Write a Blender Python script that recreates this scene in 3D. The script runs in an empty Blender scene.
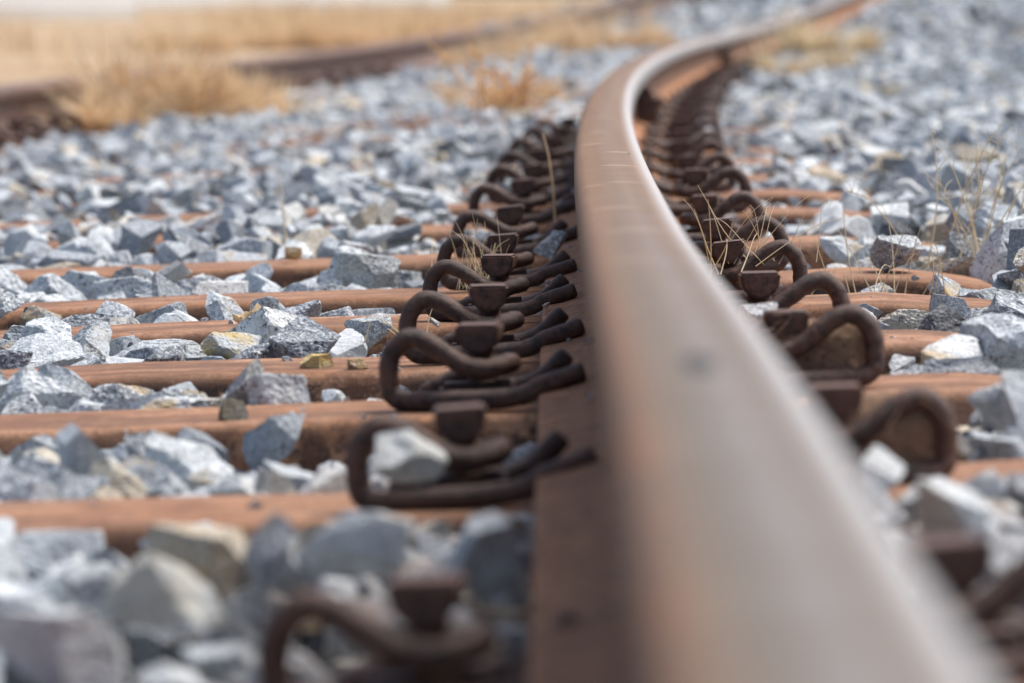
import bpy, bmesh, math, random
import numpy as np
from mathutils import Matrix, Vector

random.seed(7)
rng = np.random.default_rng(11)
scene = bpy.context.scene
col = scene.collection

# ------------------------------------------------------------------ camera, sky, sun, exposure
F_PX = 4450.0
CAM_Z = 0.300
cam_d = bpy.data.cameras.new('camera')
cam = bpy.data.objects.new('camera', cam_d)
col.objects.link(cam)
cam_d.sensor_width = 36.0
cam_d.lens = F_PX / 1024 * 36.0
cam_d.clip_start = 0.05
cam_d.clip_end = 6000
cam.location = (0, 0, CAM_Z)
cam.rotation_euler = (math.radians(90) - math.atan(346.5 / F_PX), 0, math.atan(40 / F_PX))
cam_d.dof.use_dof = True
cam_d.dof.focus_distance = 4.15
cam_d.dof.aperture_fstop = 8.4
cam_d.dof.aperture_blades = 9
scene.camera = cam

SUN_EL, SUN_AZ = math.radians(61), math.radians(58)      # azimuth clockwise from the view direction (+Y)
world = bpy.data.worlds.new('World')
scene.world = world
world.use_nodes = True
wn = world.node_tree
wn.nodes.clear()
sky = wn.nodes.new('ShaderNodeTexSky')
sky.sky_type = 'NISHITA'
sky.sun_disc = False
sky.sun_elevation = SUN_EL
sky.sun_rotation = SUN_AZ
sky.dust_density = 4.0
sky.air_density = 1.0
bg = wn.nodes.new('ShaderNodeBackground')
bg.inputs['Strength'].default_value = 0.12
wo = wn.nodes.new('ShaderNodeOutputWorld')
wn.links.new(sky.outputs[0], bg.inputs['Color'])
wn.links.new(bg.outputs[0], wo.inputs['Surface'])

sun_d = bpy.data.lights.new('sun', 'SUN')
sun_d.energy = 3.0
sun_d.angle = math.radians(24)
sun_d.color = (1.0, 0.95, 0.88)
sun = bpy.data.objects.new('sun', sun_d)
col.objects.link(sun)
to_sun = Vector((math.sin(SUN_AZ) * math.cos(SUN_EL), math.cos(SUN_AZ) * math.cos(SUN_EL), math.sin(SUN_EL)))
sun.rotation_euler = to_sun.to_track_quat('Z', 'Y').to_euler()

scene.view_settings.view_transform = 'Standard'
scene.view_settings.look = 'None'
scene.view_settings.gamma = 1.0
scene.view_settings.exposure = 0.52
scene.render.engine = 'CYCLES'
scene.cycles.use_denoising = True
scene.cycles.max_bounces = 6

# ------------------------------------------------------------------ helpers
def tag(o, label=None, cat=None, group=None, kind=None):
    if label: o['label'] = label
    if cat: o['category'] = cat
    if group: o['group'] = group
    if kind: o['kind'] = kind
    return o

def mesh_np(name, verts, faces, mat=None, smooth=False, attrs=None):
    """verts (N,3), faces (M,3) or (M,4) or list"""
    me = bpy.data.meshes.new(name)
    verts = np.asarray(verts, dtype=np.float32)
    if isinstance(faces, np.ndarray):
        k = faces.shape[1]
        me.vertices.add(len(verts)); me.vertices.foreach_set('co', verts.ravel())
        me.loops.add(faces.size); me.loops.foreach_set('vertex_index', faces.astype(np.int32).ravel())
        me.polygons.add(len(faces))
        me.polygons.foreach_set('loop_start', np.arange(0, faces.size, k, dtype=np.int32))
        me.polygons.foreach_set('loop_total', np.full(len(faces), k, dtype=np.int32))
    else:
        me.from_pydata([tuple(v) for v in verts], [], faces)
    for nm, data in (attrs or {}).items():
        a = me.attributes.new(nm, 'FLOAT', 'POINT')
        a.data.foreach_set('value', np.asarray(data, dtype=np.float32))
    me.update(calc_edges=True)
    me.validate()
    me.polygons.foreach_set('use_smooth', np.full(len(me.polygons), smooth, dtype=bool))
    if mat: me.materials.append(mat)
    return me

def obj(name, me, parent=None, loc=None, mw=None):
    o = bpy.data.objects.new(name, me)
    col.objects.link(o)
    if parent: o.parent = parent
    if loc is not None: o.location = loc
    if mw is not None: o.matrix_local = mw
    return o

def smooth01(x):
    x = np.clip(x, 0, 1)
    return x * x * (3 - 2 * x)

# ------------------------------------------------------------------ the track's own coordinates: t along it, s across it (right positive)
T = np.arange(-4.0, 160.0, 0.05)
kap = np.where(T < 3.4, 0.0, 1 / 160.0) * smooth01((T - 3.0) / 1.2)
kap = kap * (1 - smooth01((T - 15) / 6) * 0.62)
TH = np.cumsum(kap) * 0.05
XC = np.cumsum(np.sin(TH)) * 0.05
YC = -4.0 + np.cumsum(np.cos(TH)) * 0.05 - 0.05
XC = XC - np.interp(0.0, T, XC) + 0.061
YC = YC - np.interp(0.0, T, YC)

def rise(t):
    t = np.asarray(t, dtype=float)
    far = 0.0009 * np.maximum(t - 16.0, 0) ** 2
    far = np.where(t > 36, 0.36 + 0.036 * (t - 36), far)
    far = np.minimum(far, 0.36) * 0.85
    return far
def rail_rise(t):
    return rise(t) + 0.022 * smooth01((3.3 - np.asarray(t, dtype=float)) / 2.0)

S_KEY = np.array([-14, -2.6, -2.2, -0.5, -0.1, 0.1, 0.2, 0.26, 0.43, 0.9, 14])
Z_KEY = np.array([-0.30, -0.17, -0.110, -0.019, -0.006, 0.006, 0.012, 0.0135, 0.002, 0.0, -0.05])
def zprof(s):
    return np.interp(s, S_KEY, Z_KEY)

def pt(s, t):
    th = np.interp(t, T, TH)
    x = np.interp(t, T, XC) + s * np.cos(th)
    y = np.interp(t, T, YC) - s * np.sin(th)
    return x, y, th

def to_st(x, y):
    t0 = np.interp(y, YC, T)
    for _ in range(2):
        th = np.interp(t0, T, TH)
        dx = x - np.interp(t0, T, XC); dy = y - np.interp(t0, T, YC)
        t0 = t0 + dx * np.sin(th) + dy * np.cos(th)
    th = np.interp(t0, T, TH)
    s = (x - np.interp(t0, T, XC)) * np.cos(th) - (y - np.interp(t0, T, YC)) * np.sin(th)
    return s, t0

SLEEPER_T = [1.88, 2.68, 3.30, 3.74, 4.22, 4.63, 5.24, 5.95, 6.53, 7.15]
while SLEEPER_T[-1] < 21:
    SLEEPER_T.append(SLEEPER_T[-1] + 0.62 + random.uniform(-0.06, 0.06))
SLEEPER_T = np.array(SLEEPER_T)

# ------------------------------------------------------------------ materials
class NT:
    def __init__(self, name):
        self.m = bpy.data.materials.new(name)
        self.m.use_nodes = True
        self.t = self.m.node_tree
        self.b = self.t.nodes['Principled BSDF']
    def n(self, ty, **kw):
        nd = self.t.nodes.new(ty)
        for k, v in kw.items(): setattr(nd, k, v)
        return nd
    def l(self, a, b): self.t.links.new(a, b)
    def noise(self, vec, scale, detail=4, rough=0.55):
        nd = self.n('ShaderNodeTexNoise')
        nd.inputs['Scale'].default_value = scale
        nd.inputs['Detail'].default_value = detail
        nd.inputs['Roughness'].default_value = rough
        if vec is not None: self.l(vec, nd.inputs['Vector'])
        return nd.outputs['Fac']
    def ramp(self, fac, stops, interp='LINEAR'):
        nd = self.n('ShaderNodeValToRGB')
        cr = nd.color_ramp; cr.interpolation = interp
        while len(cr.elements) < len(stops): cr.elements.new(0.5)
        for e, (p, c) in zip(cr.elements, stops):
            e.position = p
            e.color = (c, c, c, 1) if isinstance(c, (int, float)) else (*c, 1)
        self.l(fac, nd.inputs['Fac'])
        return nd.outputs['Color']
    def mix(self, fac, a, b, mode='MIX'):
        nd = self.n('ShaderNodeMix', data_type='RGBA', blend_type=mode)
        for sock, v in ((nd.inputs['Factor'], fac), (nd.inputs[6], a), (nd.inputs[7], b)):
            if isinstance(v, (int, float)): sock.default_value = v
            elif isinstance(v, tuple): sock.default_value = (*v, 1)
            else: self.l(v, sock)
        return nd.outputs[2]
    def math(self, op, a, b=None):
        nd = self.n('ShaderNodeMath', operation=op)
        for i, v in enumerate((a, b)):
            if v is None: continue
            if isinstance(v, (int, float)): nd.inputs[i].default_value = v
            else: self.l(v, nd.inputs[i])
        return nd.outputs[0]
    def bump(self, h, strength, dist):
        nd = self.n('ShaderNodeBump')
        nd.inputs['Strength'].default_value = strength
        nd.inputs['Distance'].default_value = dist
        self.l(h, nd.inputs['Height'])
        self.l(nd.outputs[0], self.b.inputs['Normal'])
    def set(self, color=None, rough=None, metal=None, spec=None):
        for k, v in (('Base Color', color), ('Roughness', rough), ('Metallic', metal), ('Specular IOR Level', spec)):
            if v is None: continue
            if isinstance(v, (int, float)): self.b.inputs[k].default_value = v
            elif isinstance(v, tuple): self.b.inputs[k].default_value = (*v, 1)
            else: self.l(v, self.b.inputs[k])
    def objvec(self, jitter=True):
        tc = self.n('ShaderNodeTexCoord')
        if not jitter: return tc.outputs['Object']
        oi = self.n('ShaderNodeObjectInfo')
        sc = self.math('MULTIPLY', oi.outputs['Random'], 37.0)
        add = self.n('ShaderNodeVectorMath', operation='ADD')
        self.l(tc.outputs['Object'], add.inputs[0]); self.l(sc, add.inputs[1])
        return add.outputs[0]

def granite(name, source, tone=None, stain=None, stain_amt=0.5):
    """source: 'attr' (rnd attribute), 'object' (random per object), or None with a fixed tone"""
    k = NT(name)
    vec = k.objvec(source != 'attr')
    if source == 'attr':
        at = k.n('ShaderNodeAttribute', attribute_name='rnd'); r = at.outputs['Fac']
    else:
        oi = k.n('ShaderNodeObjectInfo'); r = oi.outputs['Random']
    if tone is None:
        base = k.ramp(r, [(0.0, (0.07, 0.08, 0.09)), (0.13, (0.20, 0.23, 0.26)), (0.36, (0.39, 0.435, 0.475)), (0.64, (0.57, 0.625, 0.66)), (0.87, (0.74, 0.78, 0.79)), (0.945, (0.59, 0.55, 0.45)), (1.0, (0.46, 0.34, 0.18))])
    else:
        base = k.mix(0.0, tone, tone)
    # cloudy tone patches within the stone
    patch = k.noise(vec, 42, 3, 0.6)
    c = k.mix(k.ramp(patch, [(0.36, 0.85), (0.62, 0.0)]), base, k.mix(0.45, base, (0.13, 0.14, 0.165)))
    # granite speckle: pale feldspar and dark mica
    sp = k.noise(vec, 300, 3, 0.8)
    va = k.math('FRACT', k.math('MULTIPLY', r, 7.73)); vb = k.math('FRACT', k.math('MULTIPLY', r, 23.17))
    c = k.mix(k.math('MULTIPLY', k.ramp(sp, [(0.50, 0.0), (0.60, 0.85)]), k.math('ADD', k.math('MULTIPLY', va, 0.8), 0.2)), c, (0.82, 0.85, 0.88))
    sp2 = k.noise(vec, 260, 3, 0.75)
    c = k.mix(k.math('MULTIPLY', k.ramp(sp2, [(0.38, 0.95), (0.47, 0.0)]), k.math('ADD', k.math('MULTIPLY', vb, 0.85), 0.15)), c, (0.06, 0.07, 0.085))
    # ochre weathering skin on parts of some stones
    st = k.noise(vec, 24, 4, 0.65)
    if stain is None:
        h = k.math('FRACT', k.math('MULTIPLY', r, 17.31))
        amt = k.math('MULTIPLY', k.ramp(st, [(0.54, 0.0), (0.66, 0.8)]), k.ramp(h, [(0.72, 0.0), (0.86, 1.0)]))
        c = k.mix(amt, c, (0.46, 0.34, 0.17))
    else:
        c = k.mix(k.math('MULTIPLY', k.ramp(st, [(0.40, 0.0), (0.56, 1.0)]), stain_amt), c, stain)
    if tone is None:
        # rust dust washed off the rail and clips
        if source == 'attr':
            dust = k.n('ShaderNodeAttribute', attribute_name='rust').outputs['Fac']
        else:
            sc_ = k.n('ShaderNodeSeparateColor'); k.l(oi.outputs['Color'], sc_.inputs[0]); dust = sc_.outputs[0]
        c = k.mix(k.math('MULTIPLY', dust, k.ramp(k.noise(vec, 55, 4, 0.65), [(0.35, 0.15), (0.65, 0.85)])), c, (0.23, 0.125, 0.07))
    k.set(color=c, rough=0.8, spec=0.35)
    hgt = k.math('ADD', k.noise(vec, 110, 5, 0.65), k.math('MULTIPLY', sp, 0.25))
    k.bump(hgt, 0.8 if source != 'attr' else 0.55, 0.006)
    return k.m

def rust(name, pale, mid, dark, scale=1.0, dark_amt=(0.36, 0.50), rough=0.75, jitter=True, bump=0.4, metal=0.0, stretch=None):
    k = NT(name)
    vec = k.objvec(jitter)
    if stretch:
        mp = k.n('ShaderNodeMapping'); mp.inputs['Scale'].default_value = stretch
        k.l(vec, mp.inputs['Vector']); vec = mp.outputs[0]
    n1 = k.noise(vec, 9 * scale, 5, 0.6)
    c = k.mix(k.ramp(n1, [(0.35, 0.0), (0.65, 1.0)]), mid, pale)
    n2 = k.noise(vec, 38 * scale, 6, 0.7)
    c = k.mix(k.ramp(n2, [(dark_amt[0], 0.9), (dark_amt[1], 0.0)]), c, dark)
    n3 = k.noise(vec, 300 * scale, 3, 0.7)
    c = k.mix(k.ramp(n3, [(0.3, 0.45), (0.55, 0.0)]), c, tuple(v * 0.45 for v in mid))
    c = k.mix(k.ramp(n3, [(0.58, 0.0), (0.75, 0.35)]), c, tuple(min(1, v * 1.35) for v in pale))
    k.set(color=c, rough=rough, metal=metal)
    k.bump(k.math('ADD', n2, k.math('MULTIPLY', n3, 0.5)), bump, 0.002)
    return k.m

M = {}
M['stone_obj'] = granite('granite_each', 'object')
M['stone_attr'] = granite('granite_mass', 'attr')
M['clip'] = rust('clip_rust', (0.140, 0.068, 0.046), (0.060, 0.031, 0.024), (0.014, 0.010, 0.009), scale=3, dark_amt=(0.36, 0.54), rough=0.55, bump=0.9)
M['bolt'] = rust('bolt_rust', (0.175, 0.085, 0.056), (0.080, 0.042, 0.032), (0.025, 0.016, 0.014), scale=3, dark_amt=(0.36, 0.54), rough=0.6, bump=0.9)
M['webfoot'] = rust('rail_rust', (0.50, 0.240, 0.115), (0.36, 0.165, 0.078), (0.10, 0.05, 0.03), scale=2.2, dark_amt=(0.37, 0.52), rough=0.85, jitter=False, bump=1.3)
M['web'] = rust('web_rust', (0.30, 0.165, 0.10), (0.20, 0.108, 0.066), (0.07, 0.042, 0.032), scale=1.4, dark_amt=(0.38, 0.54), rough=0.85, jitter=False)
M['old_rail'] = rust('old_rail_rust', (0.25, 0.155, 0.125), (0.16, 0.095, 0.078), (0.05, 0.035, 0.035), scale=1.0, rough=0.6, jitter=False)
M['mud'] = rust('dry_mud', (0.34, 0.22, 0.145), (0.21, 0.125, 0.08), (0.07, 0.042, 0.03), scale=4, rough=0.95, bump=1.0)

def sleeper_mat():
    k = NT('sleeper_rust')
    vec = k.objvec(True)
    n1 = k.noise(vec, 7, 5, 0.6)
    c = k.mix(k.ramp(n1, [(0.36, 0.0), (0.62, 1.0)]), (0.235, 0.105, 0.050), (0.350, 0.182, 0.098))
    mp = k.n('ShaderNodeMapping'); mp.inputs['Scale'].default_value = (1, 6, 6)   # long rolling streaks
    k.l(vec, mp.inputs['Vector'])
    n0 = k.noise(mp.outputs[0], 5, 4, 0.6)
    c = k.mix(k.ramp(n0, [(0.42, 0.0), (0.62, 0.55)]), c, (0.50, 0.30, 0.20))
    n2 = k.noise(vec, 34, 6, 0.72)
    big = k.noise(vec, 6, 2, 0.5)
    # mill scale still clings to the pressed flanks; the top is worn to plain rust
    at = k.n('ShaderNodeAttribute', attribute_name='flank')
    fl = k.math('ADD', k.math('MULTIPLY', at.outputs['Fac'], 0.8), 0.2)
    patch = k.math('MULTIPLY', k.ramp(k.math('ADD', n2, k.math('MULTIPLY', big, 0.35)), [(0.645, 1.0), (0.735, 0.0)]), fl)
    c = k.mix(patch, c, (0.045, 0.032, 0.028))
    n3 = k.noise(vec, 260, 3, 0.7)
    c = k.mix(k.ramp(n3, [(0.36, 0.6), (0.52, 0.0)]), c, (0.13, 0.055, 0.03))
    c = k.mix(k.ramp(k.noise(vec, 17, 5, 0.7), [(0.36, 0.75), (0.5, 0.0)]), c, (0.17, 0.078, 0.044))
    gr = k.noise(mp.outputs[0], 3.2, 5, 0.65)
    c = k.mix(k.ramp(gr, [(0.38, 0.75), (0.52, 0.0)]), c, (0.125, 0.065, 0.042))
    c = k.mix(k.ramp(k.noise(vec, 90, 4, 0.7), [(0.60, 0.0), (0.70, 0.7)]), c, (0.46, 0.215, 0.095))
    k.set(color=c, rough=0.78, spec=0.3)
    k.bump(k.math('ADD', n2, k.math('MULTIPLY', n3, 0.6)), 0.35, 0.003)
    return k.m
M['sleeper'] = sleeper_mat()

def rail_head_mat():
    k = NT('rail_head_steel')
    uv = k.n('ShaderNodeUVMap', uv_map='track')
    sep = k.n('ShaderNodeSeparateXYZ'); k.l(uv.outputs[0], sep.inputs[0])
    u, v = sep.outputs[0], sep.outputs[1]             # u: metres across the head from its middle, v: metres along
    comb = k.n('ShaderNodeCombineXYZ'); k.l(u, comb.inputs[0]); k.l(v, comb.inputs[1])
    mp = k.n('ShaderNodeMapping'); mp.inputs['Scale'].default_value = (60, 0.8, 1)
    k.l(comb.outputs[0], mp.inputs['Vector'])
    streak = k.noise(mp.outputs[0], 1.0, 5, 0.6)
    cloud = k.noise(comb.outputs[0], 16, 4, 0.6)
    fine = k.noise(comb.outputs[0], 500, 3, 0.7)
    c = k.mix(k.ramp(streak, [(0.3, 0.0), (0.7, 1.0)]), (0.165, 0.084, 0.039), (0.245, 0.139, 0.072))
    c = k.mix(k.ramp(cloud, [(0.42, 0.0), (0.7, 0.5)]), c, (0.24, 0.15, 0.10))
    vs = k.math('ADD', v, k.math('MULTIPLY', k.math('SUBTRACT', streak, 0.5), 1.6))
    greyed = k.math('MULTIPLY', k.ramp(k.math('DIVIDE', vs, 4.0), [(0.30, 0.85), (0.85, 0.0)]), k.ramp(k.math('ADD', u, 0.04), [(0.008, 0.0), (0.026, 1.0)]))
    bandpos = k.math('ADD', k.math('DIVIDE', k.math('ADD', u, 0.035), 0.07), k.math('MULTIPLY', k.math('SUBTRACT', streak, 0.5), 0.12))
    bands = k.ramp(bandpos, [(0.0, (0.20, 0.085, 0.038)), (0.13, (0.21, 0.105, 0.055)), (0.24, (0.165, 0.125, 0.090)), (0.36, (0.135, 0.122, 0.100)), (0.50, (0.175, 0.17, 0.162)), (0.58, (0.215, 0.222, 0.232)), (0.66, (0.155, 0.142, 0.128)), (0.80, (0.150, 0.138, 0.126)), (1.0, (0.17, 0.155, 0.14))])  # rust to grey bands; the bluish middle one is a painted sky reflection
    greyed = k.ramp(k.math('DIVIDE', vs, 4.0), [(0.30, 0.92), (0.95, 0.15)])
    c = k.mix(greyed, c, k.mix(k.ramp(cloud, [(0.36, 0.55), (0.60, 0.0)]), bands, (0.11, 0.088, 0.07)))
    c = k.mix(k.ramp(fine, [(0.3, 0.4), (0.5, 0.0)]), c, (0.16, 0.09, 0.055))
    # pale scuffs across the head
    for (v0, ua, ub, hw, amt) in ((5.02, -0.022, 0.004, 0.012, 0.8), (4.62, -0.030, 0.000, 0.013, 0.7), (4.36, -0.006, 0.024, 0.014, 0.9), (4.02, -0.014, 0.024, 0.012, 1.0), (3.66, -0.012, 0.024, 0.011, 0.7), (3.62, -0.032, -0.010, 0.010, 0.5), (3.22, -0.028, 0.016, 0.014, 0.55), (2.86, -0.024, 0.022, 0.020, 0.5), (2.45, -0.026, 0.010, 0.020, 0.4), (5.6, -0.02, 0.015, 0.02, 0.5)):
        dv = k.math('ABSOLUTE', k.math('SUBTRACT', k.math('ADD', v, k.math('MULTIPLY', u, 0.9)), v0))
        inv = k.ramp(k.math('DIVIDE', dv, hw * 1.3), [(0.2, amt * 0.7), (1.0, 0.0)])
        du = k.math('ABSOLUTE', k.math('SUBTRACT', u, (ua + ub) / 2))
        inu = k.ramp(k.math('DIVIDE', du, (ub - ua) / 2), [(0.35, 1.0), (1.0, 0.0)])
        c = k.mix(k.math('MULTIPLY', inv, inu), c, (0.46, 0.35, 0.26))
    # polished outer shoulder of the head, bare steel
    pol = k.ramp(k.math('ADD', u, 0.04), [(0.0600, 0.0), (0.0685, 0.8)])
    # faintly worn running band
    band = k.ramp(k.math('ABSOLUTE', k.math('SUBTRACT', u, 0.006)), [(0.010, 0.55), (0.022, 0.0)])
    band = k.math('MULTIPLY', band, k.ramp(streak, [(0.35, 0.4), (0.6, 1.0)]))
    c = k.mix(k.math('MULTIPLY', band, 0.5), c, (0.20, 0.155, 0.125))
    c = k.mix(pol, c, (0.46, 0.46, 0.47))
    # two grease spots
    def spot(uu, vv, ru, rv):
        a = k.math('DIVIDE', k.math('SUBTRACT', u, uu), ru); b = k.math('DIVIDE', k.math('SUBTRACT', v, vv), rv)
        d = k.math('ADD', k.math('MULTIPLY', a, a), k.math('MULTIPLY', b, b))
        return k.ramp(d, [(0.4, 1.0), (1.0, 0.0)])
    c = k.mix(spot(-0.001, 1.60, 0.0075, 0.055), c, (0.035, 0.032, 0.032))
    c = k.mix(spot(0.019, 4.32, 0.0016, 0.02), c, (0.03, 0.03, 0.03))
    rough = k.mix(pol, k.mix(band, (0.58,) * 3, (0.52,) * 3), (0.46,) * 3)
    rough = k.mix(k.ramp(streak, [(0.35, 0.0), (0.6, 0.35)]), rough, (0.75,) * 3)
    metal = k.math('ADD', k.math('MULTIPLY', pol, 0.55), k.math('MULTIPLY', band, 0.18))
    k.set(color=c, rough=rough, metal=metal, spec=0.3)
    k.bump(k.math('ADD', fine, streak), 0.25, 0.001)
    return k.m
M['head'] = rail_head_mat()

def grass_mat(name, a, b):
    k = NT(name)
    oi = k.n('ShaderNodeObjectInfo')
    vec = k.objvec(True)
    at = k.n('ShaderNodeAttribute', attribute_name='rnd')
    c = k.mix(k.noise(vec, 30, 3, 0.6), a, b)
    c = k.mix(k.ramp(at.outputs['Fac'], [(0.4, 0.0), (0.9, 0.8)]), c, tuple(v * f for v, f in zip(a, (0.62, 0.48, 0.38))))
    k.set(color=c, rough=0.8, spec=0.2)
    tr = k.n('ShaderNodeBsdfTranslucent'); k.l(c, tr.inputs['Color'])
    mx = k.n('ShaderNodeMixShader'); mx.inputs[0].default_value = 0.35
    out = [n for n in k.t.nodes if n.type == 'OUTPUT_MATERIAL'][0]
    k.l(k.b.outputs[0], mx.inputs[1]); k.l(tr.outputs[0], mx.inputs[2]); k.l(mx.outputs[0], out.inputs['Surface'])
    return k.m
M['straw'] = grass_mat('straw', (0.76, 0.57, 0.36), (0.86, 0.71, 0.49))
M['pale_straw'] = grass_mat('pale_straw', (0.70, 0.58, 0.38), (0.82, 0.72, 0.52))
M['twig'] = grass_mat('dry_twig', (0.80, 0.53, 0.27), (0.88, 0.63, 0.36))

def dirt_mat():
    k = NT('dry_earth')
    tc = k.n('ShaderNodeTexCoord'); vec = tc.outputs['Object']
    n1 = k.noise(vec, 0.22, 6, 0.7); n2 = k.noise(vec, 1.7, 6, 0.7)
    c = k.mix(k.ramp(n1, [(0.40, 0.0), (0.58, 1.0)]), (0.28, 0.18, 0.10), (0.43, 0.335, 0.23))
    c = k.mix(k.ramp(n2, [(0.40, 0.5), (0.6, 0.0)]), c, (0.34, 0.25, 0.15))
    k.set(color=c, rough=0.95, spec=0.2)
    k.bump(n2, 0.6, 0.05)
    return k.m
M['dirt'] = dirt_mat()

def bed_mat():
    k = NT('ballast_bed')
    tc = k.n('ShaderNodeTexCoord'); vec = tc.outputs['Object']
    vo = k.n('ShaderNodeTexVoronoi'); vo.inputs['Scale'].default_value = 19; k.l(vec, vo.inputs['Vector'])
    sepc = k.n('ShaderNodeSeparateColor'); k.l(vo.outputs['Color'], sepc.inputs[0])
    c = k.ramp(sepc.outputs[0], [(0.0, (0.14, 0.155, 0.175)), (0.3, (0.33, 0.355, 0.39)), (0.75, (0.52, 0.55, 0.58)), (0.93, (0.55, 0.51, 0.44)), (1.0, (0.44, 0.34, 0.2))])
    c = k.mix(k.ramp(vo.outputs['Distance'], [(0.25, 0.0), (0.6, 0.6)]), c, (0.08, 0.08, 0.085))  # crevice shade between the stones, painted into the colour
    n = k.noise(vec, 1.1, 4, 0.6)
    c = k.mix(k.ramp(n, [(0.55, 0.0), (0.75, 0.45)]), c, (0.46, 0.36, 0.24))
    k.set(color=c, rough=0.9, spec=0.2)
    k.bump(k.math('MULTIPLY', vo.outputs['Distance'], -1.0), 1.0, 0.03)
    return k.m
M['bed'] = bed_mat()

def plaster(name, c0, c1, scale=2.0):
    k = NT(name)
    vec = k.objvec(False)
    c = k.mix(k.noise(vec, scale, 5, 0.6), c0, c1)
    k.set(color=c, rough=0.85)
    return k.m
M['white'] = plaster('white_render', (0.78, 0.80, 0.81), (0.85, 0.86, 0.86))
M['plinth'] = plaster('plinth_render', (0.60, 0.60, 0.58), (0.70, 0.69, 0.66))
M['roof'] = plaster('roof_tile', (0.28, 0.13, 0.08), (0.36, 0.18, 0.11))
M['glass'] = plaster('window_dark', (0.05, 0.06, 0.07), (0.08, 0.09, 0.1))

# ------------------------------------------------------------------ ground and ballast bed
GZ = -0.13
gx = np.array([-3000, -600, -150, -60, -30, -15, -8, 0, 8, 15, 30, 60, 150, 600, 3000.])
gy = np.array([-60, -20, 0, 10, 20, 30, 45, 60, 80, 110, 160, 300, 800, 4000.])
GX, GY = np.meshgrid(gx, gy)
GZ_ = np.full(GX.shape, GZ)
nx, ny = len(gx), len(gy)
idx = np.arange(nx * ny).reshape(ny, nx)
faces = np.stack([idx[:-1, :-1], idx[:-1, 1:], idx[1:, 1:], idx[1:, :-1]], -1).reshape(-1, 4)
ground = obj('ground', mesh_np('ground', np.stack([GX, GY, GZ_], -1).reshape(-1, 3), faces, M['dirt']))
tag(ground, 'dry tan earth beyond the far rail', None, None, 'structure')

def ballast_level(s, t):
    """top of the loose stone relative to z = 0 at the rail seat"""
    z = zprof(s) + rise(t)
    covered = smooth01((t - 4.9) / 1.2)
    inside = np.where((s > -2.2) & (s < 0.40), 1.0, 0.0)
    lev = np.where(inside > 0, -0.020 * (1 - covered) - 0.006 * covered + 0.009 * smooth01((3.25 - t) / 0.3), 0.012)
    lev = lev + 0.020 * smooth01((s - 0.36) / 0.35) * (1 - smooth01((s - 1.5) / 1.5))
    lev = lev - 0.02 * smooth01((-1.35 - s) / 0.3) * smooth01((s + 2.6) / 0.4)
    return z + lev + 0.012 * np.sin(3.1 * s + 1.7 * t) * np.sin(2.3 * t - 1.9 * s)

sb = np.concatenate([[-3.2, -2.9], np.arange(-2.7, 1.6, 0.1), np.arange(1.8, 4, 0.4), np.arange(5, 15, 2)])
tb = np.concatenate([np.arange(-3, 12, 0.15), np.arange(12, 40, 0.5), np.arange(40, 150, 4)])
SB, TB = np.meshgrid(sb, tb)
bx_, by_, _ = pt(SB, TB)
bz_ = ballast_level(SB, TB) - 0.05
bz_ = np.where(SB < -2.75, GZ - 0.05, bz_)
ni, nj = len(sb), len(tb)
idx = np.arange(ni * nj).reshape(nj, ni)
faces = np.stack([idx[:-1, :-1], idx[:-1, 1:], idx[1:, 1:], idx[1:, :-1]], -1).reshape(-1, 4)
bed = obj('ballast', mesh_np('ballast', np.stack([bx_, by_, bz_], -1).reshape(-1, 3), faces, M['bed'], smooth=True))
tag(bed, 'bed of crushed grey granite ballast under the track', None, None, 'structure')

# ------------------------------------------------------------------ stone shapes
def ico(sub):
    bm = bmesh.new(); bmesh.ops.create_icosphere(bm, subdivisions=sub, radius=1.0)
    v = np.array([x.co for x in bm.verts]); f = np.array([[q.index for q in p.verts] for p in bm.faces])
    bm.free()
    return v / np.linalg.norm(v, axis=1, keepdims=True), f
ICO = {n: ico(n) for n in (1, 2, 3, 4)}

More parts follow.
